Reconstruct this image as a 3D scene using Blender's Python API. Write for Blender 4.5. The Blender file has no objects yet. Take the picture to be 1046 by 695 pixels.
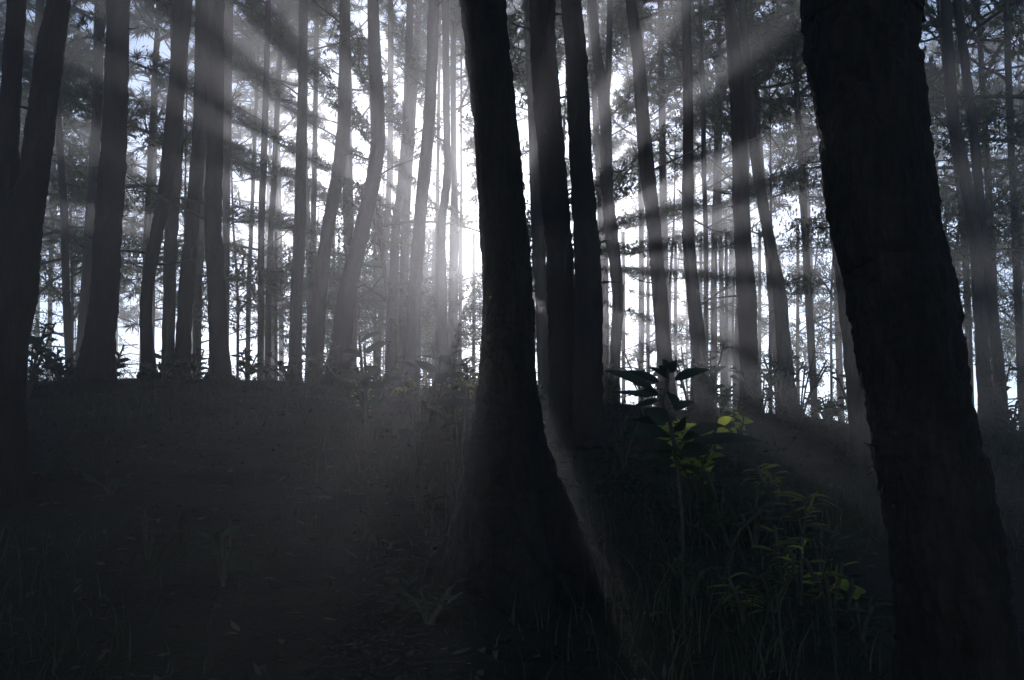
import bpy, math, random
import numpy as np
from mathutils import Vector, Matrix, noise, Quaternion

random.seed(11)
R = math.radians
scene = bpy.context.scene
col = scene.collection

# ------------------------------------------------------------------ camera
PW, PH, F = 1046.0, 695.0, 1121.0          # size of the photograph and focal length in its pixels
CAM = Vector((0, 0, 1.5))
PITCH = R(10.0)
cd = bpy.data.cameras.new("camera"); cam = bpy.data.objects.new("camera", cd); col.objects.link(cam)
cam.location = CAM; cam.rotation_euler = (R(90) + PITCH, 0, 0)
cd.sensor_width = 36; cd.lens = 36 * F / PW; cd.clip_end = 2000; cd.clip_start = 0.05
scene.camera = cam
CP, SP = math.cos(PITCH), math.sin(PITCH)

def ray(px, py):
    u, v = (px - PW / 2) / F, (PH / 2 - py) / F
    return Vector((u, CP - v * SP, SP + v * CP))

def at(px, py, Y):
    d = ray(px, py)
    return CAM + d * (Y / d.y)

def px_size(p):                             # metres per photograph pixel at a point
    d = p - CAM
    return (d.y * CP + d.z * SP) / F

# ------------------------------------------------------------------ terrain
CREST_Y = 13.0
CREST = [(-200, 386), (0, 388), (250, 390), (400, 396), (520, 402), (640, 414), (760, 424), (860, 434), (1046, 444), (1300, 452)]
CTAB = []
for (px, py) in CREST:
    p = at(px, py, CREST_Y); CTAB.append((p.x, p.z))

def crest_z(x):
    if x <= CTAB[0][0]: return CTAB[0][1]
    for (a, b) in zip(CTAB, CTAB[1:]):
        if x <= b[0]:
            t = (x - a[0]) / (b[0] - a[0]); return a[1] + t * (b[1] - a[1])
    return CTAB[-1][1]

def ground_z(x, y, rough=True):
    zc = crest_z(x) + 0.16
    a = zc / CREST_Y * y if y > 0 else 0.12 * y
    b = zc - 0.30 * (y - CREST_Y)
    k = 0.9
    h = max(k - abs(a - b), 0) / k
    z = min(a, b) - h * h * k * 0.25
    if rough:
        z += 0.10 * noise.noise((x * 0.35, y * 0.35, 3.1)) + 0.045 * noise.noise((x * 1.3, y * 1.3, 7.7)) \
             + 0.02 * noise.noise((x * 4.1, y * 4.1, 1.7))
    return z

# ------------------------------------------------------------------ helpers
class MB:
    """collects vertices and faces, links them as one mesh object"""
    def __init__(self): self.v = []; self.f = []; self.m = []
    def face(self, pts, mi=0):
        n = len(self.v); self.v.extend([tuple(p) for p in pts]); self.f.append(tuple(range(n, n + len(pts)))); self.m.append(mi)
    def tube(self, pts, rad, segs=8, mi=0, bump=None, cap=True):
        n0 = len(self.v); N = len(pts); prev = None
        for i, p in enumerate(pts):
            d = (pts[min(i + 1, N - 1)] - pts[max(i - 1, 0)]).normalized()
            if prev is None:
                ref = Vector((1, 0, 0)) if abs(d.x) < 0.9 else Vector((0, 1, 0))
                u = (ref - d * ref.dot(d)).normalized()
            else:
                u = (prev - d * prev.dot(d)).normalized()
            prev = u; w = d.cross(u)
            for s in range(segs):
                a = 2 * math.pi * s / segs
                r = rad[i]
                if bump: r = bump(p, a, r)
                q = p + (u * math.cos(a) + w * math.sin(a)) * r
                self.v.append((q.x, q.y, q.z))
        for i in range(N - 1):
            for s in range(segs):
                t = (s + 1) % segs
                self.f.append((n0 + i * segs + s, n0 + i * segs + t, n0 + (i + 1) * segs + t, n0 + (i + 1) * segs + s)); self.m.append(mi)
        if cap:
            self.f.append(tuple(n0 + (N - 1) * segs + s for s in range(segs))); self.m.append(mi)
            self.f.append(tuple(n0 + s for s in reversed(range(segs)))); self.m.append(mi)
    def leaf(self, base, d, up, L, W, droop=0.35, mi=0, n=5, fold=0.25, tip=1.0):
        d = d.normalized(); side = d.cross(up)
        if side.length < 1e-4: side = d.cross(Vector((0.3, 1, 0.2)))
        side.normalize(); nrm = side.cross(d).normalized()
        n0 = len(self.v); p = Vector(base); step = L / n
        for i in range(n + 1):
            t = i / n
            w = W * 0.5 * (math.sin(math.pi * min(1, t ** 0.8)) ** 0.8 if 0 < t < 1 else 0.02) * (1 - 0.25 * t * tip)
            for s in (-1, 0, 1):
                q = p + side * (s * w) + nrm * (abs(s) * w * fold)
                self.v.append((q.x, q.y, q.z))
            q = Quaternion(side, -droop / n * (0.4 + 1.2 * t))
            d = q @ d; nrm = q @ nrm; p = p + d * step
        for i in range(n):
            for s in range(2):
                a = n0 + i * 3 + s
                self.f.append((a, a + 1, a + 4, a + 3)); self.m.append(mi)
    def blade(self, base, lean, h, w, mi=0, n=3):
        side = Vector((-lean.y, lean.x, 0))
        if side.length < 1e-4: side = Vector((1, 0, 0))
        a = random.uniform(-1.2, 1.2); side = Matrix.Rotation(a, 3, 'Z') @ side.normalized()
        n0 = len(self.v)
        for i in range(n + 1):
            t = i / n
            p = base + Vector((lean.x * t * t, lean.y * t * t, h * (t - 0.25 * t * t * min(1, lean.length / max(h, .01)))))
            ww = w * (1 - t) * 0.5 + 0.0006
            self.v.append(tuple(p - side * ww)); self.v.append(tuple(p + side * ww))
        for i in range(n):
            a = n0 + 2 * i
            self.f.append((a, a + 1, a + 3, a + 2)); self.m.append(mi)
    def mesh(self, name, mats, smooth=True):
        me = bpy.data.meshes.new(name); me.from_pydata(self.v, [], self.f)
        for m in (mats if isinstance(mats, (list, tuple)) else [mats]): me.materials.append(m)
        me.polygons.foreach_set('material_index', self.m)
        if smooth: me.polygons.foreach_set('use_smooth', [True] * len(self.f))
        me.update(); return me
    def build(self, name, mats, parent=None, smooth=True):
        return link(name, self.mesh(name, mats, smooth), parent)

def link(name, me, parent=None):
    o = bpy.data.objects.new(name, me); col.objects.link(o)
    if parent: o.parent = parent
    return o

def tag(o, label=None, cat=None, group=None, kind=None):
    if label: o['label'] = label
    if cat: o['category'] = cat
    if group: o['group'] = group
    if kind: o['kind'] = kind
    return o

def empty(name, loc):
    o = bpy.data.objects.new(name, None); col.objects.link(o); o.location = loc; o.empty_display_size = 0.2
    return o

# ------------------------------------------------------------------ materials
def new_mat(name):
    m = bpy.data.materials.new(name); m.use_nodes = True
    nt = m.node_tree; nt.nodes.clear()
    out = nt.nodes.new('ShaderNodeOutputMaterial')
    return m, nt, out

def noise_ramp(nt, scale, stops, detail=6, vec=None, rough=0.6):
    n = nt.nodes.new('ShaderNodeTexNoise'); n.inputs['Scale'].default_value = scale; n.inputs['Detail'].default_value = detail
    n.inputs['Roughness'].default_value = rough
    if vec: nt.links.new(vec, n.inputs['Vector'])
    r = nt.nodes.new('ShaderNodeValToRGB')
    els = r.color_ramp.elements
    while len(els) < len(stops): els.new(0.5)
    for e, (p, c) in zip(els, stops): e.position = p; e.color = (*c, 1)
    nt.links.new(n.outputs['Fac'], r.inputs['Fac'])
    return n, r

def bark_mat(name, dark, light):
    m, nt, out = new_mat(name)
    b = nt.nodes.new('ShaderNodeBsdfPrincipled'); b.inputs['Roughness'].default_value = 0.95
    b.inputs['Specular IOR Level'].default_value = 0.08
    tc = nt.nodes.new('ShaderNodeTexCoord'); mp = nt.nodes.new('ShaderNodeMapping'); mp.inputs['Scale'].default_value = (1, 1, 0.28)
    nt.links.new(tc.outputs['Object'], mp.inputs['Vector'])
    n, r = noise_ramp(nt, 9, [(0.3, dark), (0.7, light)], vec=mp.outputs['Vector'], detail=9, rough=0.7)
    wn = nt.nodes.new('ShaderNodeTexNoise'); wn.inputs['Scale'].default_value = 18; wn.inputs['Detail'].default_value = 5
    nt.links.new(mp.outputs['Vector'], wn.inputs['Vector'])
    ad = nt.nodes.new('ShaderNodeVectorMath'); ad.operation = 'MULTIPLY_ADD'; ad.inputs[1].default_value = (0.09, 0.09, 0.09)
    nt.links.new(wn.outputs['Color'], ad.inputs[0]); nt.links.new(mp.outputs['Vector'], ad.inputs[2])
    v = nt.nodes.new('ShaderNodeTexVoronoi'); v.feature = 'DISTANCE_TO_EDGE'; v.inputs['Scale'].default_value = 30
    nt.links.new(ad.outputs[0], v.inputs['Vector'])
    cr = nt.nodes.new('ShaderNodeValToRGB'); cr.color_ramp.elements[0].color = (0.72, 0.72, 0.72, 1); cr.color_ramp.elements[1].position = 0.25
    nt.links.new(v.outputs['Distance'], cr.inputs['Fac'])
    mx = nt.nodes.new('ShaderNodeMix'); mx.data_type = 'RGBA'; mx.blend_type = 'MULTIPLY'; mx.inputs['Factor'].default_value = 1
    nt.links.new(r.outputs['Color'], mx.inputs['A']); nt.links.new(cr.outputs['Color'], mx.inputs['B'])
    nt.links.new(mx.outputs['Result'], b.inputs['Base Color'])
    hm = nt.nodes.new('ShaderNodeMath'); hm.operation = 'MULTIPLY_ADD'; hm.inputs[1].default_value = 0.6
    nt.links.new(n.outputs['Fac'], hm.inputs[0]); nt.links.new(cr.outputs['Color'], hm.inputs[2])
    bp = nt.nodes.new('ShaderNodeBump'); bp.inputs['Strength'].default_value = 0.7; bp.inputs['Distance'].default_value = 0.015
    nt.links.new(hm.outputs[0], bp.inputs['Height']); nt.links.new(bp.outputs['Normal'], b.inputs['Normal'])
    nt.links.new(b.outputs[0], out.inputs['Surface'])
    return m

def leaf_mat(name, c0, c1, trans, tcol=None, scale=3.0):
    m, nt, out = new_mat(name)
    g = nt.nodes.new('ShaderNodeNewGeometry')
    n, r = noise_ramp(nt, scale, [(0.35, c0), (0.65, c1)], detail=3, vec=g.outputs['Position'])
    d = nt.nodes.new('ShaderNodeBsdfDiffuse'); t = nt.nodes.new('ShaderNodeBsdfTranslucent')
    nt.links.new(r.outputs['Color'], d.inputs['Color'])
    if tcol: t.inputs['Color'].default_value = (*tcol, 1)
    else: nt.links.new(r.outputs['Color'], t.inputs['Color'])
    mix = nt.nodes.new('ShaderNodeMixShader'); mix.inputs['Fac'].default_value = trans
    nt.links.new(d.outputs[0], mix.inputs[1]); nt.links.new(t.outputs[0], mix.inputs[2])
    gl = nt.nodes.new('ShaderNodeBsdfGlossy'); gl.inputs['Roughness'].default_value = 0.55; gl.inputs['Color'].default_value = (0.5, 0.5, 0.5, 1)
    m2 = nt.nodes.new('ShaderNodeMixShader'); m2.inputs['Fac'].default_value = 0.03
    nt.links.new(mix.outputs[0], m2.inputs[1]); nt.links.new(gl.outputs[0], m2.inputs[2])
    nt.links.new(m2.outputs[0], out.inputs['Surface'])
    return m

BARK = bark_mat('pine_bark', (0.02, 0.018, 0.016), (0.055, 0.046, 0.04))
BARK_DARK = bark_mat('shaded_pine_bark', (0.008, 0.0065, 0.0055), (0.022, 0.0175, 0.0145))  # pine bark again, with shade put into its colour for the darker trunks
TWIG = bark_mat('twig_bark', (0.03, 0.026, 0.02), (0.07, 0.06, 0.045))
NEEDLE = leaf_mat('pine_needles', (0.04, 0.055, 0.02), (0.07, 0.085, 0.03), 0.35)
BROAD = leaf_mat('broad_leaves', (0.03, 0.05, 0.015), (0.06, 0.085, 0.02), 0.4)
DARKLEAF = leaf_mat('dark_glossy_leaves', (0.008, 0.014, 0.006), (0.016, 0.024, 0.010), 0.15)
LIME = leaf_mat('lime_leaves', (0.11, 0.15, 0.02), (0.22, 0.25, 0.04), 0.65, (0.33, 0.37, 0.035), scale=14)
YELLOW = leaf_mat('yellow_leaves', (0.22, 0.16, 0.02), (0.30, 0.22, 0.03), 0.6, (0.5, 0.36, 0.03))
GRASSY = leaf_mat('olive_weeds', (0.035, 0.042, 0.011), (0.09, 0.095, 0.022), 0.65, (0.2, 0.21, 0.03), scale=12)
GRASS = leaf_mat('grass_blades', (0.014, 0.02, 0.007), (0.032, 0.036, 0.012), 0.5)
DRYGRASS = leaf_mat('dry_grass', (0.035, 0.03, 0.018), (0.07, 0.06, 0.032), 0.4)
UNDER = leaf_mat('undergrowth_leaves', (0.015, 0.023, 0.008), (0.034, 0.042, 0.014), 0.55)
LITTER = leaf_mat('fallen_leaves', (0.03, 0.022, 0.014), (0.08, 0.058, 0.036), 0.15)

def ground_material():
    m, nt, out = new_mat('forest_floor')
    b = nt.nodes.new('ShaderNodeBsdfPrincipled'); b.inputs['Roughness'].default_value = 1.0; b.inputs['Specular IOR Level'].default_value = 0.05
    g = nt.nodes.new('ShaderNodeNewGeometry')
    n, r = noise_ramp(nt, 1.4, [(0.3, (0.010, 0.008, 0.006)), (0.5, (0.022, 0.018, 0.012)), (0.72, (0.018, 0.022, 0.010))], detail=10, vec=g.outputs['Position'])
    nt.links.new(r.outputs['Color'], b.inputs['Base Color'])
    n2 = nt.nodes.new('ShaderNodeTexNoise'); n2.inputs['Scale'].default_value = 22; n2.inputs['Detail'].default_value = 8
    nt.links.new(g.outputs['Position'], n2.inputs['Vector'])
    bp = nt.nodes.new('ShaderNodeBump'); bp.inputs['Strength'].default_value = 0.8; bp.inputs['Distance'].default_value = 0.04
    nt.links.new(n2.outputs['Fac'], bp.inputs['Height']); nt.links.new(bp.outputs['Normal'], b.inputs['Normal'])
    nt.links.new(b.outputs[0], out.inputs['Surface'])
    return m

# ------------------------------------------------------------------ ground
def build_ground():
    xs = sorted(set([round(-60 + i * 2.0, 3) for i in range(61)] + [round(-9 + i * 0.12, 3) for i in range(151)]))
    ys = sorted(set([round(-26 + i * 2.0, 3) for i in range(53)] + [round(1.5 + i * 0.12, 3) for i in range(130)]))
    v = [(x, y, ground_z(x, y)) for y in ys for x in xs]
    nx = len(xs)
    f = [(j * nx + i, j * nx + i + 1, (j + 1) * nx + i + 1, (j + 1) * nx + i) for j in range(len(ys) - 1) for i in range(nx - 1)]
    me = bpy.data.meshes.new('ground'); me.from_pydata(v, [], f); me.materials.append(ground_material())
    me.polygons.foreach_set('use_smooth', [True] * len(f))
    tag(link('ground', me), kind='structure', label='dark forest slope rising to a ridge crest')
build_ground()

# ------------------------------------------------------------------ crowns (a handful of shared meshes)
def rdir(rng):
    while True:
        p = Vector((rng.uniform(-1, 1), rng.uniform(-1, 1), rng.uniform(-1, 1)))
        if 0.05 < p.length < 1: return p.normalized()

def tuft(mb, c, d, rng, L, n, w):
    for _ in range(n):
        q = (rdir(rng) * 0.95 + d * 0.75).normalized()
        l = L * rng.uniform(0.6, 1.1)
        s = q.cross(rdir(rng)).normalized() * w
        e = c + q * l + Vector((0, 0, -0.15 * l))
        b = c - d * rng.uniform(0, 0.10)
        mb.face((b - s, b + s, e), 0)

def pine_crown(seed, LEN=9.0, RAD=2.5, nb=34, dens=1.0):
    rng = random.Random(seed); mb = MB()
    for i in range(nb):
        t = (i + rng.random()) / nb
        z = LEN * t
        prof = (1 - t) ** 0.55 * (0.5 + 0.5 * min(1, t / 0.22)) * rng.uniform(0.45, 1.1)
        bl = max(0.5, RAD * prof)
        az = rng.uniform(0, 2 * math.pi); el = R(rng.uniform(-5, 30) + 30 * t)
        d = Vector((math.cos(az) * math.cos(el), math.sin(az) * math.cos(el), math.sin(el)))
        p = Vector((0, 0, z)); pts = [p.copy()]; k = 7
        for j in range(k):
            d = (d + Vector((0, 0, 0.05)) + rdir(rng) * 0.18).normalized()
            p = p + d * (bl / k); pts.append(p.copy())
        r0 = 0.012 + 0.012 * bl
        mb.tube(pts, [r0 * (1 - 0.8 * j / k) for j in range(k + 1)], 4, 1, cap=False)
        for j in range(2, k + 1):
            if rng.random() > 0.62: continue
            for sgn in range(2):
                dd = ((pts[j] - pts[j - 1]).normalized() * 0.7 + rdir(rng) * 0.8).normalized()
                sl = bl * rng.uniform(0.12, 0.34) + 0.12
                q = [pts[j], pts[j] + dd * sl * 0.5 + rdir(rng) * 0.05, pts[j] + dd * sl + Vector((0, 0, 0.06))]
                mb.tube(q, [r0 * 0.4, r0 * 0.3, r0 * 0.18], 3, 1, cap=False)
                tuft(mb, q[2], dd, rng, 0.24, int(34 * dens), 0.009)
                if rng.random() < 0.7: tuft(mb, q[1], dd, rng, 0.22, int(22 * dens), 0.009)
    return mb.mesh('crown', [NEEDLE, TWIG], smooth=False)

def broad_crown(seed, LEN=7.0, RAD=2.6, nb=26, per=13, ls=0.13):
    rng = random.Random(seed); mb = MB()
    for i in range(nb):
        t = (i + rng.random()) / nb
        bl = RAD * (0.35 + 0.65 * math.sin(math.pi * min(1, 0.15 + 0.85 * t))) * rng.uniform(0.5, 1.1)
        az = rng.uniform(0, 2 * math.pi); el = R(rng.uniform(0, 45))
        d = Vector((math.cos(az) * math.cos(el), math.sin(az) * math.cos(el), math.sin(el)))
        p = Vector((0, 0, LEN * t)); pts = [p.copy()]; k = 6
        for j in range(k):
            d = (d + Vector((0, 0, -0.06)) + rdir(rng) * 0.22).normalized(); p = p + d * (bl / k); pts.append(p.copy())
        r0 = 0.010 + 0.011 * bl
        mb.tube(pts, [r0 * (1 - 0.8 * j / k) for j in range(k + 1)], 4, 1, cap=False)
        for j in range(2, k + 1):
            for sgn in range(3):
                dd = ((pts[j] - pts[j - 1]).normalized() * 0.5 + rdir(rng)).normalized(); sl = rng.uniform(0.25, 0.6)
                q = pts[j] + dd * sl
                mb.tube([pts[j], (pts[j] + q) / 2 + rdir(rng) * 0.03, q], [r0 * 0.35, r0 * 0.25, r0 * 0.12], 3, 1, cap=False)
                for _ in range(per):
                    c = pts[j].lerp(q, rng.uniform(0.2, 1.15)) + rdir(rng) * 0.10
                    mb.leaf(c, (rdir(rng) + Vector((0, 0, -0.5))).normalized(), Vector((0, 0, 1)), ls * rng.uniform(0.6, 1.2), ls * 0.42, 0.5, 0, 2)
    return mb.mesh('crown', [BROAD, TWIG], smooth=False)

PINES = [pine_crown(100 + i, 9.0, 2.3 + 0.25 * (i % 3), 30 + 3 * (i % 2)) for i in range(5)]
BROADS = [broad_crown(200 + i) for i in range(2)]

# ------------------------------------------------------------------ trees
def catmull(pts, n):
    """smooth path through (vector, radius) control points"""
    P = [pts[0]] + pts + [pts[-1]]; out = []
    for i in range(1, len(P) - 2):
        for j in range(n):
            t = j / n; q = []
            for k in range(2):
                a, b, c, d = P[i - 1][k], P[i][k], P[i + 1][k], P[i + 2][k]
                q.append(0.5 * ((2 * b) + (c - a) * t + (2 * a - 5 * b + 4 * c - d) * t * t + (3 * b - a - 3 * c + d) * t ** 3))
            out.append((q[0], max(q[1], 0.01)))
    out.append(pts[-1]); return out

def bark_bump(seed, amt, roots=0.0):
    def f(p, a, r):
        if roots and p.z < 0.7:
            k = 1 - max(p.z, 0) / 0.7
            r *= 1 + roots * k * k * (max(0.0, math.cos(5 * a + seed + 0.8 * math.sin(2 * a))) - 0.25)
        x, y = math.cos(a), math.sin(a)
        n = noise.noise((x * 2.4, y * 2.4, p.z * 2.2 + seed)) * 0.6
        v = noise.voronoi((x * 1.9 + seed, y * 1.9, p.z * 5.5), distance_metric='DISTANCE')[0]
        plate = min(1.0, (v[1] - v[0]) * 4.0) - 0.6
        e = noise.noise((x * 7 + seed, y * 7, p.z * 24)) + 0.8 * noise.noise((x * 15 + seed, y * 15, p.z * 60))
        return r * (1 + amt * n) + amt * r * 0.75 * plate + amt * 0.075 * e
    return f

def stem_path(pts, Y, foot=True, top_z=None, dY=0.0, flare=1.0):
    """control points from the outline (x, y, width), top first; runs down into the ground and on up to top_z"""
    ctl = []
    for (x, y, w) in pts:
        p = at(x, y, Y); ctl.append((p, w * 0.5 * px_size(p)))
    ctl = ctl[::-1]                                  # bottom first
    if foot:
        p0, r0 = ctl[0]
        p1 = ctl[1][0]
        gz = ground_z(p0.x, p0.y)
        if p0.z > gz + 0.05:
            d = (p0 - p1); s = (gz - p0.z) / min(d.z, -0.01)
            q = Vector((p0.x + d.x * min(s, 3) * 0.8, p0.y, ground_z(p0.x, p0.y)))
            h = p0.z - q.z
            if h > 0.8:
                ctl.insert(0, (p0.lerp(q, 0.75), r0 * 1.1))
            ctl.insert(0, (Vector((q.x, q.y, q.z + 0.02)), r0 * (1.2 + 0.2 * flare)))
        b = ctl[0]
        ctl.insert(0, (Vector((b[0].x, b[0].y, b[0].z - 0.35)), b[1] * 1.2))
    if top_z:
        p1, r1 = ctl[-1]; p0 = ctl[-2][0]
        d = (p1 - p0).normalized(); d = Vector((d.x * 0.8, d.y * 0.8 + dY, d.z)).normalized()
        H = top_z - p1.z
        for t in (0.18, 0.4, 0.7, 1.0):
            q = p1 + Vector((d.x / d.z * H * t * (1 - 0.35 * t), d.y / d.z * H * t, H * t))
            ctl.append((q, r1 * (1 - 0.86 * t)))
    return ctl

def stick(parent, o, d, L, r, rng, name='dead_branch', twigs=2, mat=None):
    mb = MB(); p = Vector(o); pts = [p.copy()]; k = 6
    for j in range(k):
        d = (d + rdir(rng) * 0.16 + Vector((0, 0, 0.03))).normalized(); p = p + d * (L / k); pts.append(p.copy())
    mb.tube(pts, [r * (1 - 0.8 * j / k) for j in range(k + 1)], 5)
    for _ in range(twigs):
        j = rng.randint(2, k - 1); dd = (d + rdir(rng) * 0.9).normalized(); l = L * rng.uniform(0.2, 0.45)
        mb.tube([pts[j], pts[j] + dd * l * 0.5 + rdir(rng) * 0.03, pts[j] + dd * l], [r * 0.45, r * 0.3, r * 0.12], 4)
    return mb.build(name, mat or TWIG, parent)

SUN_DIR = ray(494, 266).normalized()
SUN_R = SUN_DIR.cross(Vector((0, 0, 1))).normalized(); SUN_U = SUN_R.cross(SUN_DIR)
# openings cut through the crowns to shape the light shafts and sun glow (right, up, half width, half height, in metres across the sunlight)
GAPS = [(-0.22, 0.12, 0.19, 0.36)]
rgap = random.Random(9)
for (dx, dy, r0, r1, wd) in [(-300, 205, 1.6, 6.5, .040), (-335, 170, 2.6, 7.0, .028), (-260, 240, 1.4, 6.0, .034), (-380, 110, 3.0, 7.5, .045), (-390, 40, 3.0, 7.0, .03), (-185, 240, 1.2, 5.0, .035), (-120, 250, 1.0, 4.5, .030),
                         (-60, 250, 1.0, 4.0, .03), (110, 250, 1.0, 4.5, .034), (175, 235, 1.3, 4.8, .034), (235, 190, 1.6, 5.0, .022), (290, 110, 1.0, 5.5, .045), (310, 55, 1.0, 5.5, .034), (370, 0, 1.2, 6.5, .035),
                         (380, -55, 1.6, 7.0, .045), (380, -100, 1.6, 7.0, .05), (300, -130, 0.9, 4.0, .05), (260, -160, 0.9, 2.2, .035), (200, -160, 0.8, 1.9, .03), (-190, -270, 0.8, 1.4, .020),
                         (-130, -280, 0.7, 1.3, .012), (112, -330, 0.6, 1.3, .014)]:
    L = math.hypot(dx, dy); r = r0
    while r < r1:
        h = wd * r * rgap.uniform(0.8, 1.25) + 0.03
        GAPS.append((dx / L * r, dy / L * r, h, h)); r += h * rgap.uniform(1.5, 2.6)

def carve(me, M):
    """the crown mesh without the sprays that would stand in an opening (None when nothing changes)"""
    n = len(me.vertices); co = np.empty(n * 3); me.vertices.foreach_get('co', co); co = co.reshape(n, 3)
    W = np.array(M)[:3]; p = co @ W[:, :3].T + W[:, 3] - np.array(CAM)
    a = p @ np.array(SUN_R); b = p @ np.array(SUN_U)
    hit = np.zeros(n, bool)
    for (ga, gb, ra, rb) in GAPS: hit |= ((a - ga) / ra) ** 2 + ((b - gb) / rb) ** 2 < 1
    if not hit.any(): return None
    out = me.copy()
    import bmesh
    bm = bmesh.new(); bm.from_mesh(out); bm.verts.ensure_lookup_table()
    bmesh.ops.delete(bm, geom=[bm.verts[i] for i in np.nonzero(hit)[0]], context='VERTS')
    bm.to_mesh(out); bm.free()
    return out

NT = 0
def tree(label, pts, Y, top=17.0, crown_z=None, variant=0, cscale=1.0, group=None, fork=None, kind='pine', sticks=0, segs=14, rings=10,
         bark=None, amt=0.13, stick_len=1.0, name=None, stubs=(), flare=1.0, cat='tree', roots=0.35):
    global NT
    NT += 1; rng = random.Random(NT * 7 + 1)
    ctl = stem_path(pts, Y, True, top, flare=flare)
    base = Vector((ctl[1][0].x, ctl[1][0].y, ctl[1][0].z))
    root = empty(name or ('pine_tree' if kind == 'pine' else 'broadleaf_tree'), base)
    tag(root, label, cat, group)
    sub = lambda c: [(p - base, r) for (p, r) in c]
    mb = MB(); path = catmull(sub(ctl), rings)
    mb.tube([p for p, r in path], [r for p, r in path], segs, bump=bark_bump(NT * 3.7, amt, roots))
    tops = [path]
    if fork:
        c2 = sub(stem_path(fork, Y, False, top - 1.0))
        pth = catmull(c2, rings); mb.tube([p for p, r in pth], [r for p, r in pth], segs, bump=bark_bump(NT * 3.7 + 9, amt)); tops.append(pth)
    mb.build('trunk', bark or BARK, root)
    if crown_z is None: crown_z = base.z + 0.45 * (top - base.z)
    for k, pth in enumerate(tops):
        tip = pth[-1][0]
        cz = crown_z - base.z
        st = min(pth, key=lambda q: abs(q[0].z - cz))[0]
        ax = (tip - st); L = ax.length
        me = (PINES if kind == 'pine' else BROADS)[(variant + k) % (5 if kind == 'pine' else 2)]
        c = link('crown', me, root)
        c.location = st; s = L / (9.0 if kind == 'pine' else 7.0)
        c.rotation_mode = 'QUATERNION'
        c.rotation_quaternion = Vector((0, 0, 1)).rotation_difference(ax.normalized()) @ Quaternion((0, 0, 1), rng.uniform(0, 6.28))
        c.scale = (cscale, cscale, s)
        M = Matrix.Translation(base + st) @ c.rotation_quaternion.to_matrix().to_4x4() @ Matrix.Diagonal((cscale, cscale, s, 1))
        cv = carve(me, M)
        if cv: c.data = cv
    for _ in range(sticks):
        zz = rng.uniform(base.z + 1.2, max(base.z + 2.5, crown_z + 0.5)) - base.z
        p, r = min(path, key=lambda q: abs(q[0].z - zz))
        az = rng.choice([rng.uniform(-0.7, 0.7), math.pi + rng.uniform(-0.7, 0.7)])
        d = Vector((math.cos(az), math.sin(az), rng.uniform(-0.1, 0.6))).normalized()
        stick(root, p, d, stick_len * rng.uniform(0.3, 1.2), 0.012 + 0.05 * r, rng)
    if group == G1:
        for _ in range(5):
            p, r = rng.choice([q for q in path if 0.9 < q[0].z < 6.5])
            az = rng.choice([rng.uniform(-0.6, 0.6), math.pi + rng.uniform(-0.6, 0.6)])
            stick(root, p + Vector((math.cos(az), math.sin(az), 0)) * r * 0.8, Vector((math.cos(az), math.sin(az), rng.uniform(-.2, .5))).normalized(), rng.uniform(0.05, 0.2), rng.uniform(0.008, 0.016), rng,
                  name='branch_stub', twigs=0, mat=bark or BARK)
    for (x, y, dx, dz, ln, th) in stubs:
        p = at(x, y, Y) - base
        stick(root, p, Vector((dx, -0.15, dz)).normalized(), ln, th, rng, name='branch_stub', twigs=1, mat=bark or BARK)
    return root

G1 = 'pines on the ridge crest'
G2 = 'slim hazy pines beyond the crest'

# foreground
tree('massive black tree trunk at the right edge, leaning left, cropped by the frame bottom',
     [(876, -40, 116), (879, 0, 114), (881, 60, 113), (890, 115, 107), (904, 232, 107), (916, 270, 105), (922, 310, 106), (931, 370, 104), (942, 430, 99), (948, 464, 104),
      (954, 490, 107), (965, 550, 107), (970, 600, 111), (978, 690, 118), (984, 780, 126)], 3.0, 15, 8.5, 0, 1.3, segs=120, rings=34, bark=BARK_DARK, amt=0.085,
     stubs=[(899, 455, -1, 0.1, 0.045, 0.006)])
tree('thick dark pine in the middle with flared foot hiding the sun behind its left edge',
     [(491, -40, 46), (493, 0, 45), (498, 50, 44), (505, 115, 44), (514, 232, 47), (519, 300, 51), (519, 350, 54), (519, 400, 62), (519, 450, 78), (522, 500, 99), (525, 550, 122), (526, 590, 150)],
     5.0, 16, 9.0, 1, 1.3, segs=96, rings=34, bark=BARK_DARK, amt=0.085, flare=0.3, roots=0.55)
tree('dark pine forking low into two stems at the left edge of the frame',
     [(62, -20, 22), (60, 0, 22), (52, 50, 27), (43, 115, 28), (33, 190, 30), (20, 240, 42), (15, 298, 44), (8, 350, 40), (2, 420, 46)],
     6.5, 16, 9.0, 2, 1.2, segs=36, rings=14, bark=BARK_DARK, amt=0.09,
     fork=[(19, -20, 18), (17, 0, 18), (10, 115, 20), (6, 190, 26), (10, 250, 30)], stubs=[(34, 112, -1, 0.2, 0.16, 0.012), (28, 298, 1, 0.4, 0.06, 0.03)])
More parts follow.
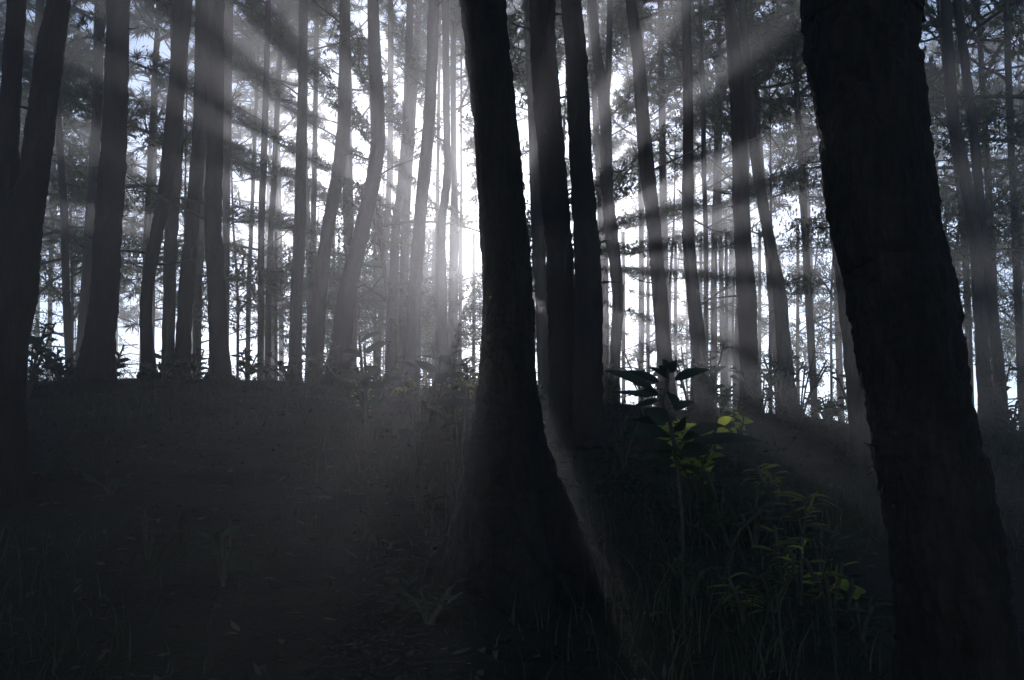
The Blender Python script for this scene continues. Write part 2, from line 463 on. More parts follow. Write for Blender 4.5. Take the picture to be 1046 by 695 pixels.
# just below the crest
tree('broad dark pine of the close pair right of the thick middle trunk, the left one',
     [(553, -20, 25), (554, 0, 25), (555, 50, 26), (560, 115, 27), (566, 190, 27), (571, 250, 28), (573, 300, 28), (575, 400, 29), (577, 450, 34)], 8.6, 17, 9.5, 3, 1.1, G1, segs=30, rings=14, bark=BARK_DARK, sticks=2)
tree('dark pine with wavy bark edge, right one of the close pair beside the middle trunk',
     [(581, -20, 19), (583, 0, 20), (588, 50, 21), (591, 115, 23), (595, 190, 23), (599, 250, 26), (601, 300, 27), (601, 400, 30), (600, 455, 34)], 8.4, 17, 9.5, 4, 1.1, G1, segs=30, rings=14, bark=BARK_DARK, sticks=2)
tree('straight thick pine with widening foot standing alone right of the forked left tree',
     [(122, -20, 22), (121, 0, 22), (118, 115, 24), (113, 190, 26), (110, 240, 27), (107, 300, 28), (101, 350, 32), (97, 385, 40)], 11.0, 18, 10, 0, 1.1, G1, segs=26, rings=12, bark=BARK_DARK,
     stubs=[(132, 30, 1, 0.05, 0.12, 0.012), (105, 172, -1, 0.05, 0.10, 0.012), (128, 130, 1, -0.1, 0.07, 0.01)])
tree('pale hazy trunk half hidden by the left flank of the huge right tree',
     [(850, 150, 20), (858, 232, 20), (866, 300, 21), (876, 400, 22), (882, 455, 26)], 8.8, 15, 9, 1, 0.9, G1, segs=20)
# the crest row
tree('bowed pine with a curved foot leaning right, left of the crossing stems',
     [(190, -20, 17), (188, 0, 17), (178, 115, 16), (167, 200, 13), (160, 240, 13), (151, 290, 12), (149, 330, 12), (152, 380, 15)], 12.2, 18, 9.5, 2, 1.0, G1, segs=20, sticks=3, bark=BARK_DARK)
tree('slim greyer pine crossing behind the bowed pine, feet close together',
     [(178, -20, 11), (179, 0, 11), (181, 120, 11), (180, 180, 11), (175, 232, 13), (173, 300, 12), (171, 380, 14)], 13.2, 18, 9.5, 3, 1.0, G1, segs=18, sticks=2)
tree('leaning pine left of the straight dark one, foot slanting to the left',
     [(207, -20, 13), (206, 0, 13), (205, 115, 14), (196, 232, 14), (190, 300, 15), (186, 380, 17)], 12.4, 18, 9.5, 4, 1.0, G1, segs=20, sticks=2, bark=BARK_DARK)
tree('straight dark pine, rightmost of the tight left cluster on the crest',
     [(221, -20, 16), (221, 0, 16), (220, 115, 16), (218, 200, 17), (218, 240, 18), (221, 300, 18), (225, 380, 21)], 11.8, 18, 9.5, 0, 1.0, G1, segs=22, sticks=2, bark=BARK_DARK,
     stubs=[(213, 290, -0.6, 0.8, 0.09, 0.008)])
tree('straight medium pine standing free between two thin poles and the leaning pines',
     [(310, -20, 8), (310, 0, 8.5), (309, 100, 10), (306, 232, 12), (303, 300, 12), (301, 380, 14)], 13.2, 18, 9.0, 1, 1.0, G1, segs=18, sticks=4)
tree('grey pine bending left below mid height, just left of the strongly curved pine',
     [(353, -20, 10), (352, 0, 10), (352, 115, 14), (343, 190, 13), (334, 240, 13), (327, 300, 14), (322, 380, 16)], 14.2, 18, 9.5, 2, 1.0, G1, segs=18, sticks=3)
tree('strongly curved pine with an elbow to the right at mid height',
     [(381, -20, 11), (381, 0, 11), (383, 60, 13), (386, 120, 14), (386, 150, 14.5), (380, 190, 15), (370, 235, 16), (355, 300, 18), (349, 350, 20), (346, 385, 24)], 12.0, 18, 9.5, 3, 1.0, G1, segs=22, sticks=2, bark=BARK_DARK,
     stubs=[(365, 212, -1, 0.3, 0.10, 0.008), (380, 218, 1, 0.1, 0.06, 0.008)])
tree('blue grey pine leaning right, the thickest one left of the sun glow',
     [(444, -20, 10), (443, 0, 10.5), (439, 115, 12), (429, 225, 13), (424, 300, 13), (421, 390, 16)], 13.0, 18, 10.0, 4, 1.0, G1, segs=18, sticks=2)
tree('kinked pine close to the sun glow, second trunk left of the thick middle one',
     [(455, -20, 7), (455, 0, 7.5), (456, 115, 7), (457, 180, 8), (451, 232, 9), (451, 300, 11), (453, 385, 12)], 14.5, 18, 10.5, 0, 0.9, G1, segs=16, sticks=2)
tree('grey pine splitting into two thin stems high up, right of the dark close pair',
     [(603, -20, 9), (605, 0, 9), (609, 50, 10), (618, 115, 12), (620, 190, 12), (624, 232, 13), (631, 300, 12), (629, 350, 11), (627, 400, 12)], 13.4, 18, 9.5, 1, 1.0, G1, segs=18, sticks=3,
     fork=[(624, -20, 5), (623, 0, 5.5), (622, 60, 6), (618, 115, 8)])
tree('pine leaning left with its foot hidden behind the broadleaf sapling',
     [(642, -20, 10), (644, 0, 10.5), (652, 60, 13), (656, 115, 13.5), (660, 165, 15), (668, 232, 14), (673, 290, 15), (679, 370, 16)], 12.8, 18, 9.5, 2, 1.0, G1, segs=20, sticks=3, bark=BARK_DARK)
tree('upright pine rising just right of the sapling with a thin pole against it',
     [(701, -20, 9), (701, 0, 9), (703, 115, 10), (703, 232, 12), (707, 290, 13), (713, 350, 16), (715, 400, 18)], 12.8, 18, 9.5, 3, 1.0, G1, segs=20, sticks=3, bark=BARK_DARK)
tree('stout pine behind the small yellow plant, left of the slanting pine',
     [(744, -20, 11), (745, 0, 11), (750, 60, 14), (754, 115, 15), (758, 232, 17), (762, 290, 19), (764, 350, 19), (766, 405, 19)], 12.4, 18, 9.5, 4, 1.0, G1, segs=20, sticks=3, bark=BARK_DARK)
tree('long slanting pine with a flared foot, left of the huge right tree',
     [(756, -20, 8), (758, 0, 8), (762, 60, 9), (767, 115, 10), (776, 190, 11), (785, 240, 11), (796, 300, 13), (802, 370, 15), (807, 415, 18)], 12.8, 18, 9.5, 0, 1.0, G1, segs=18, sticks=3)
tree('leaning hazy pine on the far right, left one of two rooted side by side',
     [(966, 0, 10), (973, 115, 12), (980, 150, 12), (994, 232, 12.5), (1000, 300, 12.5), (1004, 370, 14), (1008, 430, 16)], 13.0, 17, 8.0, 1, 1.0, G1, segs=18, sticks=3)
tree('leaning hazy pine on the far right, right one of two rooted side by side',
     [(978, 0, 8), (985, 60, 9), (996, 150, 9), (1003, 232, 10), (1010, 290, 11), (1019, 370, 12), (1024, 425, 13)], 13.6, 17, 8.0, 2, 1.0, G1, segs=18, sticks=3)
# beyond the crest: slim and paler
far = [
 ('pale slim trunk seen between the two stems of the forked left tree', [(41, 0, 8), (36, 115, 8), (33, 200, 8)], 20, 230),
 ('thin grey pole right of the forked left tree, leaning slightly right downward', [(55, 20, 6), (58, 95, 6.5), (62, 160, 7.5), (66, 232, 8), (68, 310, 8), (71, 372, 9)], 17, 120),
 ('pale trunk close against the left side of the straight thick left pine', [(102, 0, 10), (99, 115, 10), (92, 232, 11), (84, 340, 10)], 17, 150),
 ('pale trunk hugging the right side of the straight dark cluster pine', [(234, 0, 9), (232, 115, 9), (231, 232, 8), (230, 340, 8)], 18, 130),
 ('thin pale trunk filling the gap at the foot of the left cluster', [(209, 150, 9), (205, 232, 9), (202, 300, 9), (201, 380, 9)], 18, 130),
 ('left one of two thin dark poles standing close together, left of the free medium pine', [(273, 40, 6), (272, 80, 6), (270, 150, 7), (267, 232, 7), (266, 380, 7)], 17, 100),
 ('right one of two thin dark poles standing close together, left of the free medium pine', [(286, 60, 5), (283, 110, 5), (280, 180, 6), (276, 250, 6), (273, 380, 6.5)], 19, 110),
 ('very thin short pole low down left of the two close poles', [(258, 200, 4), (256, 250, 4.5), (254, 300, 5), (253, 380, 5)], 22, 200),
 ('thin pale stem right of the free medium pine, fading upward', [(323, 60, 5), (322, 120, 5), (320, 232, 6), (315, 360, 6)], 20, 140),
 ('pale trunk passing behind the elbow of the curved pine', [(354, 60, 8), (354, 130, 9), (355, 232, 9), (358, 300, 7), (360, 380, 7)], 18, 150),
 ('hazy pole leaning right, left of the thick blue grey pine', [(419, 0, 7), (416, 115, 9), (410, 190, 9), (404, 240, 9), (400, 380, 10)], 18, 120),
 ('faint thin pole rising left of the hazy leaning pole', [(399, 0, 6), (399, 100, 6), (397, 200, 6), (390, 300, 6), (386, 380, 6)], 24, 100),
 ('faint trunk against the left side of the blue grey pine', [(425, 60, 7), (419, 150, 8), (414, 232, 9), (411, 380, 9)], 19, 120),
 ('pale straight trunk touching the sun glow, nearest to the thick middle trunk', [(463, 0, 5), (463, 115, 6), (464, 180, 6), (464, 232, 9), (463, 300, 10), (462, 370, 10)], 17, 215),
 ('faint sliver of trunk left of the kinked pine', [(447, 200, 4), (446, 280, 5), (446, 380, 5)], 22, 120),
 ('thread thin stem inside the sun glow', [(471, 180, 2.5), (471, 295, 3), (469, 355, 3)], 22, 100),
 ('smoky trunk squeezed between the thick middle trunk and the close pair', [(541, 0, 12), (545, 100, 13), (549, 232, 13), (553, 300, 13), (556, 395, 14)], 14.5, 100),
 ('pale trunk fused to the left edge of the stem splitting pine', [(612, 180, 7), (616, 232, 8), (618, 300, 8), (617, 400, 9)], 18, 130),
 ('faint straight trunk right of the pine with its foot behind the sapling', [(675, 20, 6), (676, 100, 7), (678, 232, 8), (681, 370, 8)], 20, 130),
 ('thin dark pole leaning against the upright pine near the sapling', [(716, 40, 4), (718, 100, 5), (719, 170, 5), (721, 250, 5), (721, 385, 5.5)], 16, 130),
 ('faint trunk at the left side of the slanting pine foot', [(780, 200, 6), (786, 280, 7), (793, 360, 8), (796, 410, 9)], 19, 140),
 ('thin faint stem left of the two leaning right hand pines', [(974, 150, 6), (984, 232, 7), (989, 330, 7), (991, 410, 8)], 19, 140),
 ('slender faint trunk at the upper right corner', [(1028, 0, 7), (1031, 100, 7), (1037, 232, 8), (1043, 380, 9)], 18, 140),
 ('dim narrow stem between the stout pine and the upright pine', [(736, 120, 4), (735, 200, 4), (737, 300, 5), (738, 380, 5)], 24, 200),
 ('dim narrow stem between the sapling and the stem splitting pine', [(654, 200, 4), (655, 260, 5), (656, 330, 5), (655, 390, 5)], 24, 200),
]
for i, (lab, pts, Y, cy) in enumerate(far):
    cz = at(500, cy, Y).z
    tree(lab, pts, Y, max(cz + 7.5, 14 + (i * 37 % 5)), cz, i, 0.95, G2, segs=10, rings=6, sticks=5, stick_len=1.8, amt=0.06)

# misty depth: pines that merge into one another
rng = random.Random(5)
def scatter(n, y0, y1, gap, avoid, taken, cen=478):
    out = []; tries = 0
    while len(out) < n and tries < 6000:
        tries += 1
        Y = y0 + (y1 - y0) * rng.random(); hw = 0.52 * Y
        x = rng.uniform(-hw - 1.5, hw + 1.5); px = PW / 2 + F * x / (Y * CP + 3 * SP)
        if abs(px - 486) < avoid: continue
        if any((x - q[0]) ** 2 + (Y - q[1]) ** 2 < gap * gap for q in taken): continue
        taken.append((x, Y)); out.append((x, Y, px))
    return out
taken = []
for i, (x, Y, px) in enumerate(scatter(31, 20, 46, 2.8, 9, taken)):
    near = abs(px - 480) < 35
    cy = rng.uniform(60, 215) if near else rng.uniform(170, 350)
    lean = rng.uniform(-12, 12)
    w = F * rng.uniform(0.12, 0.18) / Y
    cz = at(px, cy, Y).z
    tree('distant pine blurring into the misty needles beyond the ridge crest', [(px + lean, 100, w * 0.8), (px, 250, w), (px - lean * 0.5, 380, w * 1.1)], Y,
         min(cz + rng.uniform(8, 11), 24), cz, i, 1.7, 'distant pines in the mist', segs=7, rings=4, amt=0.05, sticks=2, stick_len=2.0)
for i, (x, Y, px) in enumerate(scatter(78, 16, 44, 1.2, 26, taken, 464)):
    if px < 300 and rng.random() < 0.5: continue
    cy = rng.uniform(300, 430); cz = at(px, cy, Y).z
    w = F * 0.055 / Y
    tree('leafy understory tree added beyond the crest to screen low sun and white gaps', [(px + rng.uniform(-9, 9), 240, w * 0.8), (px, 300, w), (px, 380, w * 1.1)], Y,
         cz + rng.uniform(3.0, 6.5), cz, i, rng.uniform(0.6, 0.95), 'understory trees in the mist', kind='broad', segs=6, rings=3, amt=0.05)
for i, (px, Y, cy) in enumerate([(529, 23, 338), (540, 27, 332), (556, 25, 345), (470, 20, 395), (446, 19, 392), (424, 21, 390), (400, 20, 388), (484, 23, 392), (533, 19.5, 376), (282, 21, 362), (301, 23, 356), (322, 20, 366), (341, 24, 352), (361, 21, 358), (383, 22.5, 350), (404, 24, 346), (424, 23, 349), (443, 25, 342), (612, 22, 392), (637, 27, 372), (662, 24, 388), (690, 30, 366), (716, 26, 380), (742, 23, 394), (776, 29, 372), (815, 25, 388), (545, 21, 362), (560, 20, 372)]):
    cz = at(px, cy, Y).z  # trees added to block low sunlight; the right-hand ones break up white gaps
    tree('leafy understory tree added beyond the crest to screen low sun and white gaps', [(px, 240, 3), (px, 300, 3.5), (px, 380, 4)], Y, cz + (2.6 if px > 500 else 1.7), cz, i, 0.62 if px > 500 else 0.55,
         'understory trees in the mist', kind='broad', segs=6, rings=3, amt=0.05)
# broadleaf trees, right
bl = [
 ('tall broadleaf tree with dense dark leaves behind the huge right tree', [(905, 60, 9), (908, 232, 10), (912, 420, 12)], 16.5, 140, 1.15),
 ('leafy broadleaf tree whose crown fills the upper right corner', [(1060, 0, 10), (1056, 232, 11), (1058, 430, 13)], 15.0, 130, 1.2),
 ('broadleaf tree with small dark leaves between the slanting pine and the huge right tree', [(812, 60, 6), (822, 232, 7), (832, 420, 8)], 18.0, 190, 1.1),
 ('loose leafy tree behind the stout pine and its thin neighbours', [(735, 20, 5), (730, 232, 6), (729, 400, 7)], 21.0, 110, 1.1),
]
for i, (lab, pts, Y, cy, cs) in enumerate(bl):
    tree(lab, pts, Y, at(800, cy, Y).z + 7.0, at(800, cy, Y).z, i, cs, 'broadleaf trees among the pines', kind='broad', segs=10, rings=6, sticks=2)

# ------------------------------------------------------------------ plants
def foot_at(px, py):
    """where the line of sight through a photograph point meets the slope"""
    d = ray(px, py); t = 2.0
    while t < 16:
        p = CAM + d * t
        if p.z <= ground_z(p.x, p.y): return Vector((p.x, p.y, ground_z(p.x, p.y)))
        t += 0.03
    p = at(px, py, 12.5); return Vector((p.x, p.y, ground_z(p.x, p.y)))

random.seed(3)
def sapling():
    Y = foot_at(697, 575).y
    s = px_size(at(690, 450, Y))
    P = lambda x, y, dy=0: at(x, y, Y + dy)
    base = Vector((P(697, 570).x, Y, ground_z(P(697, 570).x, Y)))
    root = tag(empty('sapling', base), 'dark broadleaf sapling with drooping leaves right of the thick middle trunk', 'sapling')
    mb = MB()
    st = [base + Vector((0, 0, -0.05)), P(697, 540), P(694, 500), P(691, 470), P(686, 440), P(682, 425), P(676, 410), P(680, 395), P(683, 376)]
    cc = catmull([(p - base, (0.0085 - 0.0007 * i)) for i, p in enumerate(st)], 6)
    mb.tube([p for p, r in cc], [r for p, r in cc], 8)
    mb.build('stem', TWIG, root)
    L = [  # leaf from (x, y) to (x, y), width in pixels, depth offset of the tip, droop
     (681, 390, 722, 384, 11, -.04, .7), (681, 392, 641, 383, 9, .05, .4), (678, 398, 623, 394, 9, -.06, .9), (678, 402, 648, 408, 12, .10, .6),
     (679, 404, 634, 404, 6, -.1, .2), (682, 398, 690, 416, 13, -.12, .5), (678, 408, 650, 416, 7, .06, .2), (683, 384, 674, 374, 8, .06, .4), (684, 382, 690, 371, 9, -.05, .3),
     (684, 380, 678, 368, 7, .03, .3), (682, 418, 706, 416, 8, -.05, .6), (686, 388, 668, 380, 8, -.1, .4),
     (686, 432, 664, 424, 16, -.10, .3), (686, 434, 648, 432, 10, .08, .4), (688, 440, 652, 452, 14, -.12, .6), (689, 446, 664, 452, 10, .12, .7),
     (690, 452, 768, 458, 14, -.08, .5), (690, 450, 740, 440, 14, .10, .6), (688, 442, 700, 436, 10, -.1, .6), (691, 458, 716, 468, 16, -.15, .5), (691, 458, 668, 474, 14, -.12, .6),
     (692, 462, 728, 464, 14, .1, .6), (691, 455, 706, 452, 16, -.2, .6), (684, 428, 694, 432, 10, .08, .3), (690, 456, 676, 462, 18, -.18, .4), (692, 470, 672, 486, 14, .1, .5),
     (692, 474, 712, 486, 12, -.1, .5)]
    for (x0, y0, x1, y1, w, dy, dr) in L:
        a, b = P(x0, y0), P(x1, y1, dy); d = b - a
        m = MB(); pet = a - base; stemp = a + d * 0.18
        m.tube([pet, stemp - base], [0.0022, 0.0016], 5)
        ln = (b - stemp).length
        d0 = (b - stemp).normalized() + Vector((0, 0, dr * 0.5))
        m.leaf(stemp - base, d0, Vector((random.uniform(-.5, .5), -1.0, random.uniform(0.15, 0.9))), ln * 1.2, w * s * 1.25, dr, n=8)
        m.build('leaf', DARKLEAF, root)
sapling()

def leafy_plant(name, label, cat, px, py, hpx, wpx, nl, lpx, mat, seed, Y=None, group=None, lw=0.42, droop=0.7, stems=3, smat=None):
    """several thin stems with alternate leaves; sizes in photograph pixels"""
    rg = random.Random(seed)
    if Y is None: base = foot_at(px, py)
    else:
        q = at(px, py, Y); base = Vector((q.x, Y, ground_z(q.x, Y)))
    s = px_size(base)
    root = tag(empty(name, base), label, cat, group)
    top = at(px, py - hpx, base.y).z
    H = max(top - base.z, 0.12); sm = MB(); lf = MB()
    for k in range(stems):
        tx = rg.uniform(-.5, .5) * wpx * s; ty = rg.uniform(-.3, .3) * wpx * s; h = H * (1 if k == 0 else rg.uniform(0.55, 0.95))
        pts = [Vector((0, 0, -0.03)), Vector((tx * .3, ty * .3, h * .4)), Vector((tx * .7, ty * .7, h * .75)), Vector((tx, ty, h))]
        c = catmull([(p, 0.005 * (1 - 0.25 * i)) for i, p in enumerate(pts)], 5)
        sm.tube([p for p, r in c], [r for p, r in c], 5)
        for j in range(nl):
            t = 0.3 + 0.7 * (j + rg.random() * 0.5) / nl
            p = c[min(len(c) - 1, int(t * (len(c) - 1)))][0]
            az = j * 2.4 + rg.uniform(-.5, .5); el = rg.uniform(0.05, 0.7)
            d = Vector((math.cos(az), math.sin(az) * 0.8, el))
            l = lpx * s * rg.uniform(0.6, 1.15)
            lf.leaf(p, d, Vector((rg.uniform(-.6, .6), rg.uniform(-1.6, -0.1), rg.uniform(0.3, 1))), l, l * lw, droop * rg.uniform(0.5, 1.4), n=5)
    sm.build('stem', smat or TWIG, root)
    lf.build('foliage', mat, root)
    return root

def pl(*a, **k): return leafy_plant(*a, **k)
# crest silhouettes left of the middle trunk
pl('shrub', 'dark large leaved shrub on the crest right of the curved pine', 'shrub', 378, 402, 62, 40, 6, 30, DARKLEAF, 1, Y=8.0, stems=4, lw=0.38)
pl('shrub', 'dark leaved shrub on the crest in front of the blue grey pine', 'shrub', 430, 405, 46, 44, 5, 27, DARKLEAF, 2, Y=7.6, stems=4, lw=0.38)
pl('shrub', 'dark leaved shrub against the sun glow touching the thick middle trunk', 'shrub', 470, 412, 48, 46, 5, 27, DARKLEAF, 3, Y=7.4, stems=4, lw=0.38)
pl('shrub', 'low lime leaved bush in front of the sun glow at the foot of the crest', 'shrub', 462, 432, 34, 66, 9, 9, BROAD, 4, Y=9.8, stems=12)
pl('shrub', 'leafy bush at the foot of the curved pine on the crest', 'shrub', 352, 400, 30, 50, 7, 13, UNDER, 5, Y=11.2, stems=7)
pl('shrub', 'tangled leafy bush at the left edge of the frame beside the forked pine', 'shrub', 30, 392, 66, 60, 9, 14, DARKLEAF, 6, Y=10.5, stems=9)
pl('shrub', 'small leaved bush on the crest between the two leftmost thick pines', 'shrub', 62, 394, 30, 60, 8, 11, UNDER, 7, Y=11.5, stems=7)
# around the sapling
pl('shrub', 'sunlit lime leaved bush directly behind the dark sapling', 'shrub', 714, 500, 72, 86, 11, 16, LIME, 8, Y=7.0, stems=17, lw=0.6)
pl('plant', 'small bright yellow green plant standing at the foot of the stout pine', 'plant', 757, 452, 44, 22, 8, 11, LIME, 9, Y=9.4, stems=3, lw=0.6)
pl('shrub', 'dark bush between the close pair and the sapling', 'shrub', 636, 470, 46, 46, 8, 14, UNDER, 10, Y=8.0, stems=7)
pl('shrub', 'dark leafy bush on the crest right of the slanting pine', 'shrub', 845, 440, 34, 60, 8, 10, UNDER, 11, Y=11.8, stems=9)
pl('shrub', 'thin twiggy bush on the crest left of the stout pine', 'shrub', 738, 424, 32, 36, 9, 8, UNDER, 12, Y=12.2, stems=6)
pl('shrub', 'leafy bush at the right edge of the frame behind the huge right tree', 'shrub', 1036, 452, 44, 46, 8, 10, UNDER, 13, Y=11.5, stems=8)
rc = random.Random(43)
for i, px in enumerate([398, 412, 425, 437, 448, 457, 466, 476, 484, 377, 360]):
    pl('shrub', 'fine leaved olive shrub backlit on the crest beside the sun glow', 'shrub', px + rc.uniform(-5, 5), 425, rc.uniform(30, 58), rc.uniform(34, 56), 12, rc.uniform(6, 9), GRASSY if i % 2 else UNDER,
       90 + i, Y=rc.uniform(9.4, 11.4), stems=rc.randint(9, 13), group='fine shrubs beside the sun glow', lw=rc.uniform(0.35, 0.5))
rc = random.Random(41)
for i, px in enumerate([-10, 52, 118, 165, 205, 250, 292, 330, 402, 446, 586, 622, 664, 700, 730, 775, 790, 822, 866, 985, 1012, 1050]):
    Y = rc.uniform(11.2, 13.4)
    pl('shrub', 'low ragged shrub growing along the ridge crest between the trunks', 'shrub', px + rc.uniform(-8, 8), 400, rc.uniform(14, 34) + 18, rc.uniform(26, 60), 7, rc.uniform(9, 14), UNDER if i % 3 else DARKLEAF,
       60 + i, Y=Y, stems=rc.randint(5, 9), group='low shrubs along the crest', lw=rc.uniform(0.3, 0.5))
# foreground, lower left
pl('plant', 'dim leafy plant with one yellow leaf at the left edge below the crest', 'plant', 26, 500, 68, 50, 5, 28, UNDER, 14, stems=4, lw=0.4)
pl('plant', 'tiny yellowing plant at the left edge beside the dim leafy plant', 'plant', 22, 500, 40, 20, 3, 17, YELLOW, 15, stems=2, lw=0.45)
pl('plant', 'small dim broad leaved plant on the dark slope below the straight thick pine', 'plant', 112, 505, 26, 42, 4, 20, UNDER, 16, stems=3)
pl('plant', 'green broad leaved plant alone in the middle of the dark left slope', 'plant', 228, 600, 70, 60, 4, 24, UNDER, 17, stems=4)
pl('plant', 'thin upright weed on the dark slope below the left cluster', 'plant', 150, 575, 60, 24, 5, 14, UNDER, 18, stems=3)
# foreground, lower right
pl('plant', 'bright green grassy plant with folded blades lower right of the sapling', 'plant', 818, 620, 72, 34, 4, 34, LIME, 19, stems=2, lw=0.12, droop=1.9)
pl('plant', 'round lime leaf plant near the foot of the huge right tree', 'plant', 866, 622, 26, 18, 2, 24, LIME, 20, stems=2, lw=0.75)
pl('fern', 'dim feathery fern at the bottom left of the huge right tree', 'fern', 790, 625, 46, 60, 16, 14, UNDER, 21, stems=6, lw=0.22)
pl('fern', 'drooping fern on the slope right of the thick middle trunk', 'fern', 745, 560, 40, 70, 16, 12, UNDER, 22, stems=7, lw=0.22)
pl('fern', 'low fern hugging the left foot of the thick middle trunk', 'fern', 438, 640, 44, 60, 14, 16, UNDER, 23, stems=6, lw=0.25)
def lone_blade(label, x0, y0, x1, y1, seed):
    base = foot_at(x0, y0 + 14); tip = at(x1, y1, base.y - 0.15)
    mb = MB(); a = at(x0, y0, base.y); d = tip - a
    mb.tube([Vector((0, 0, -0.02)), (a - base) * 0.5 + Vector((0.01, 0, 0.02)), a - base], [0.002, 0.0016, 0.001], 4)
    mb.leaf(a - base, d, Vector((0.3, -0.6, 1)), d.length, 0.012, 0.25, n=6)
    o = mb.build('grass_blade', LIME); o.location = base
    tag(o, label, 'grass blade', 'lone sunlit grass blades')
lone_blade('sunlit grass blade slanting above its twin on the right slope', 858, 520, 838, 506, 1)
lone_blade('sunlit grass blade slanting lower, beside the bright folded grassy plant', 848, 568, 837, 548, 2)

for i, (px, py, hp, m) in enumerate([(770, 560, 60, 0), (800, 600, 64, 0), (838, 585, 50, 0), (850, 640, 70, 0), (735, 530, 55, 0), (760, 640, 50, 0), (880, 655, 40, 0), (820, 545, 40, 0), (705, 610, 40, 0), (790, 520, 44, 0)]):
    pl('weed', 'tall arching weed among the tangle on the slope between sapling and huge right tree', 'weed', px, py, hp, 46, 6, 30, GRASSY if i % 2 else UNDER, 300 + i, stems=5, lw=0.11, droop=1.7,
       group='arching weeds on the right slope')

# ------------------------------------------------------------------ ground cover (nobody could count it)
rg = random.Random(77)
def cover():
    g = MB()
    for _ in range(24000):
        y = 3.4 + 10.6 * rg.random() ** 0.8; x = rg.uniform(-0.52, 0.52) * (y + 1.0)
        n = noise.noise((x * 0.7, y * 0.7, 9.0))
        if rg.random() > 0.5 + n * 1.1: continue
        z = ground_z(x, y); h = rg.uniform(0.08, 0.26) * (0.8 + n)
        a = rg.uniform(0, 6.28); l = h * rg.uniform(0.2, 0.9)
        g.blade(Vector((x, y, z - 0.01)), Vector((math.cos(a) * l, math.sin(a) * l, 0)), h, rg.uniform(0.004, 0.009), 1 if rg.random() < 0.2 else 0)
    tag(g.build('grass', [GRASS, DRYGRASS]), 'sparse dim grass growing over the dark slope', 'grass', kind='stuff')
    u = MB()
    for _ in range(12000):
        y = rg.uniform(5.5, 14.2) if rg.random() < 0.45 else rg.uniform(10.6, 13.6); x = rg.uniform(-0.52, 0.52) * (y + 1)
        n = noise.noise((x * 0.55, y * 0.55, 21.0))
        if rg.random() > 0.42 + n * 1.2: continue
        z = ground_z(x, y); hmax = (0.14 + 0.14 * max(0, n + 0.3))
        for k in range(rg.randint(2, 4)):
            p = Vector((x + rg.uniform(-.12, .12), y + rg.uniform(-.12, .12), z + rg.uniform(0.0, hmax)))
            u.leaf(p, Vector((rg.uniform(-1, 1), rg.uniform(-1, 1), rg.uniform(-.2, .6))), Vector((0, 0, 1)), rg.uniform(0.03, 0.075), rg.uniform(0.012, 0.03), rg.uniform(0.2, 1), n=2)
    tag(u.build('undergrowth', UNDER), 'low leafy undergrowth along the crest and slope', 'undergrowth', kind='stuff')
    l = MB()
    for _ in range(9000):
        y = 3.2 + 10 * rg.random() ** 0.9; x = rg.uniform(-0.52, 0.52) * (y + 1)
        z = ground_z(x, y) + 0.008
        a = rg.uniform(0, 6.28)
        if rg.random() < 0.35:
            l.leaf(Vector((x, y, z)), Vector((math.cos(a), math.sin(a), rg.uniform(-.1, .35))), Vector((rg.uniform(-.5, .5), rg.uniform(-.5, .5), 1)), rg.uniform(0.05, 0.11), rg.uniform(0.02, 0.04), rg.uniform(-.6, .8), n=3)
        else:
            l.leaf(Vector((x, y, z)), Vector((math.cos(a), math.sin(a), rg.uniform(-.05, .15))), Vector((0, 0, 1)), rg.uniform(0.12, 0.2), 0.004, 0.2, n=2)
    tag(l.build('leaf_litter', LITTER), 'fallen leaves and needles lying on the dark slope', 'leaf litter', kind='stuff')
cover()

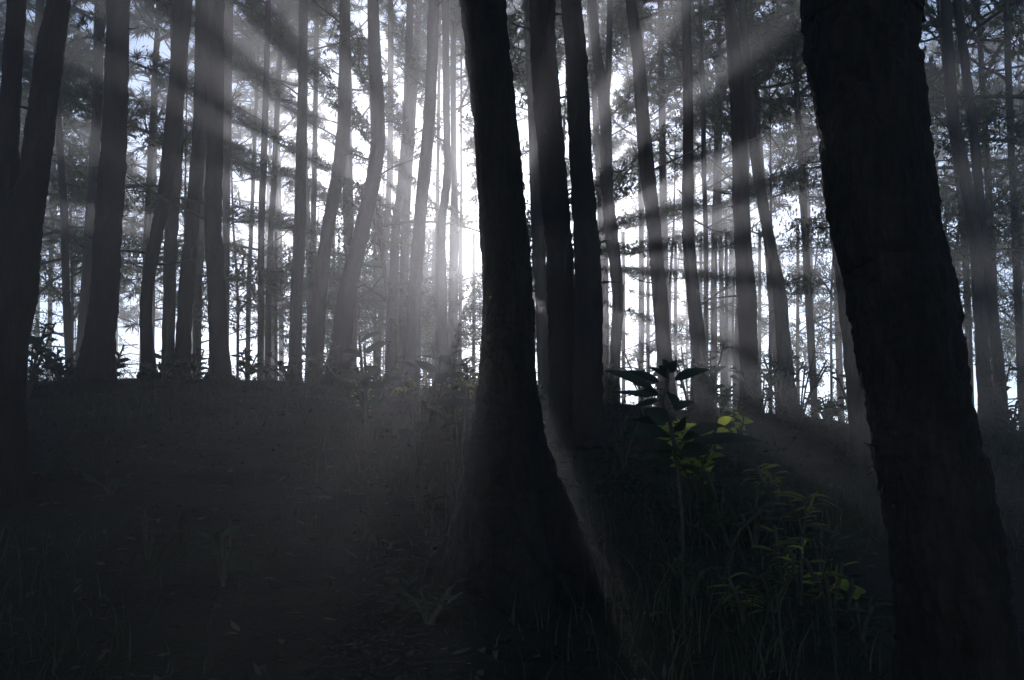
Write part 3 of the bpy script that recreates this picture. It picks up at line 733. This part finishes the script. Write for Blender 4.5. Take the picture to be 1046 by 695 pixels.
# ------------------------------------------------------------------ haze
def build_haze():
    x0, x1, y0, y1, z0, z1 = -62, 62, -28, 80, -28, 27
    v = [(x, y, z) for z in (z0, z1) for y in (y0, y1) for x in (x0, x1)]
    f = [(0, 2, 3, 1), (4, 5, 7, 6), (0, 1, 5, 4), (2, 6, 7, 3), (0, 4, 6, 2), (1, 3, 7, 5)]
    me = bpy.data.meshes.new('haze'); me.from_pydata(v, [], f)
    m, nt, out = new_mat('haze')
    pv = nt.nodes.new('ShaderNodeVolumePrincipled')
    pv.inputs['Color'].default_value = (0.84, 0.865, 1.0, 1)
    pv.inputs['Density'].default_value = HAZE_DENSITY
    pv.inputs['Anisotropy'].default_value = HAZE_G
    nt.links.new(pv.outputs[0], out.inputs['Volume'])
    me.materials.append(m)
    tag(link('haze', me), 'morning mist filling the forest', 'haze', kind='stuff')
HAZE_DENSITY = 0.0056
HAZE_G = 0.78
build_haze()

# ------------------------------------------------------------------ sky and sun
sd = ray(494, 266).normalized()
elev = math.asin(sd.z); azim = math.atan2(sd.x, sd.y)
w = bpy.data.worlds.new("World"); scene.world = w; w.use_nodes = True
nt = w.node_tree; bg = nt.nodes['Background']
sky = nt.nodes.new('ShaderNodeTexSky'); sky.sky_type = 'NISHITA'; sky.sun_disc = False
sky.sun_elevation = elev; sky.sun_rotation = azim
sky.altitude = 3000; sky.air_density = 1.0; sky.dust_density = 1.2; sky.ozone_density = 1.7
nt.links.new(sky.outputs[0], bg.inputs['Color']); bg.inputs['Strength'].default_value = 0.15
ld = bpy.data.lights.new('sun', 'SUN'); ld.energy = 5.0; ld.angle = R(0.5); ld.color = (1.0, 0.955, 0.89)
sun = bpy.data.objects.new('sun', ld); col.objects.link(sun)
sun.rotation_mode = 'QUATERNION'; sun.rotation_quaternion = (-sd).to_track_quat('-Z', 'Y'); sun.location = (0, 40, 30)

vs = scene.view_settings
scene.display_settings.display_device = 'sRGB'
vs.view_transform = 'Standard'; vs.look = 'None'; vs.gamma = 1.0; vs.use_curve_mapping = False
vs.exposure = 0.22
c = scene.cycles
c.use_denoising = True
c.max_bounces = 6; c.diffuse_bounces = 2; c.transmission_bounces = 4; c.transparent_max_bounces = 8; c.volume_bounces = 0
c.sample_clamp_indirect = 4.0
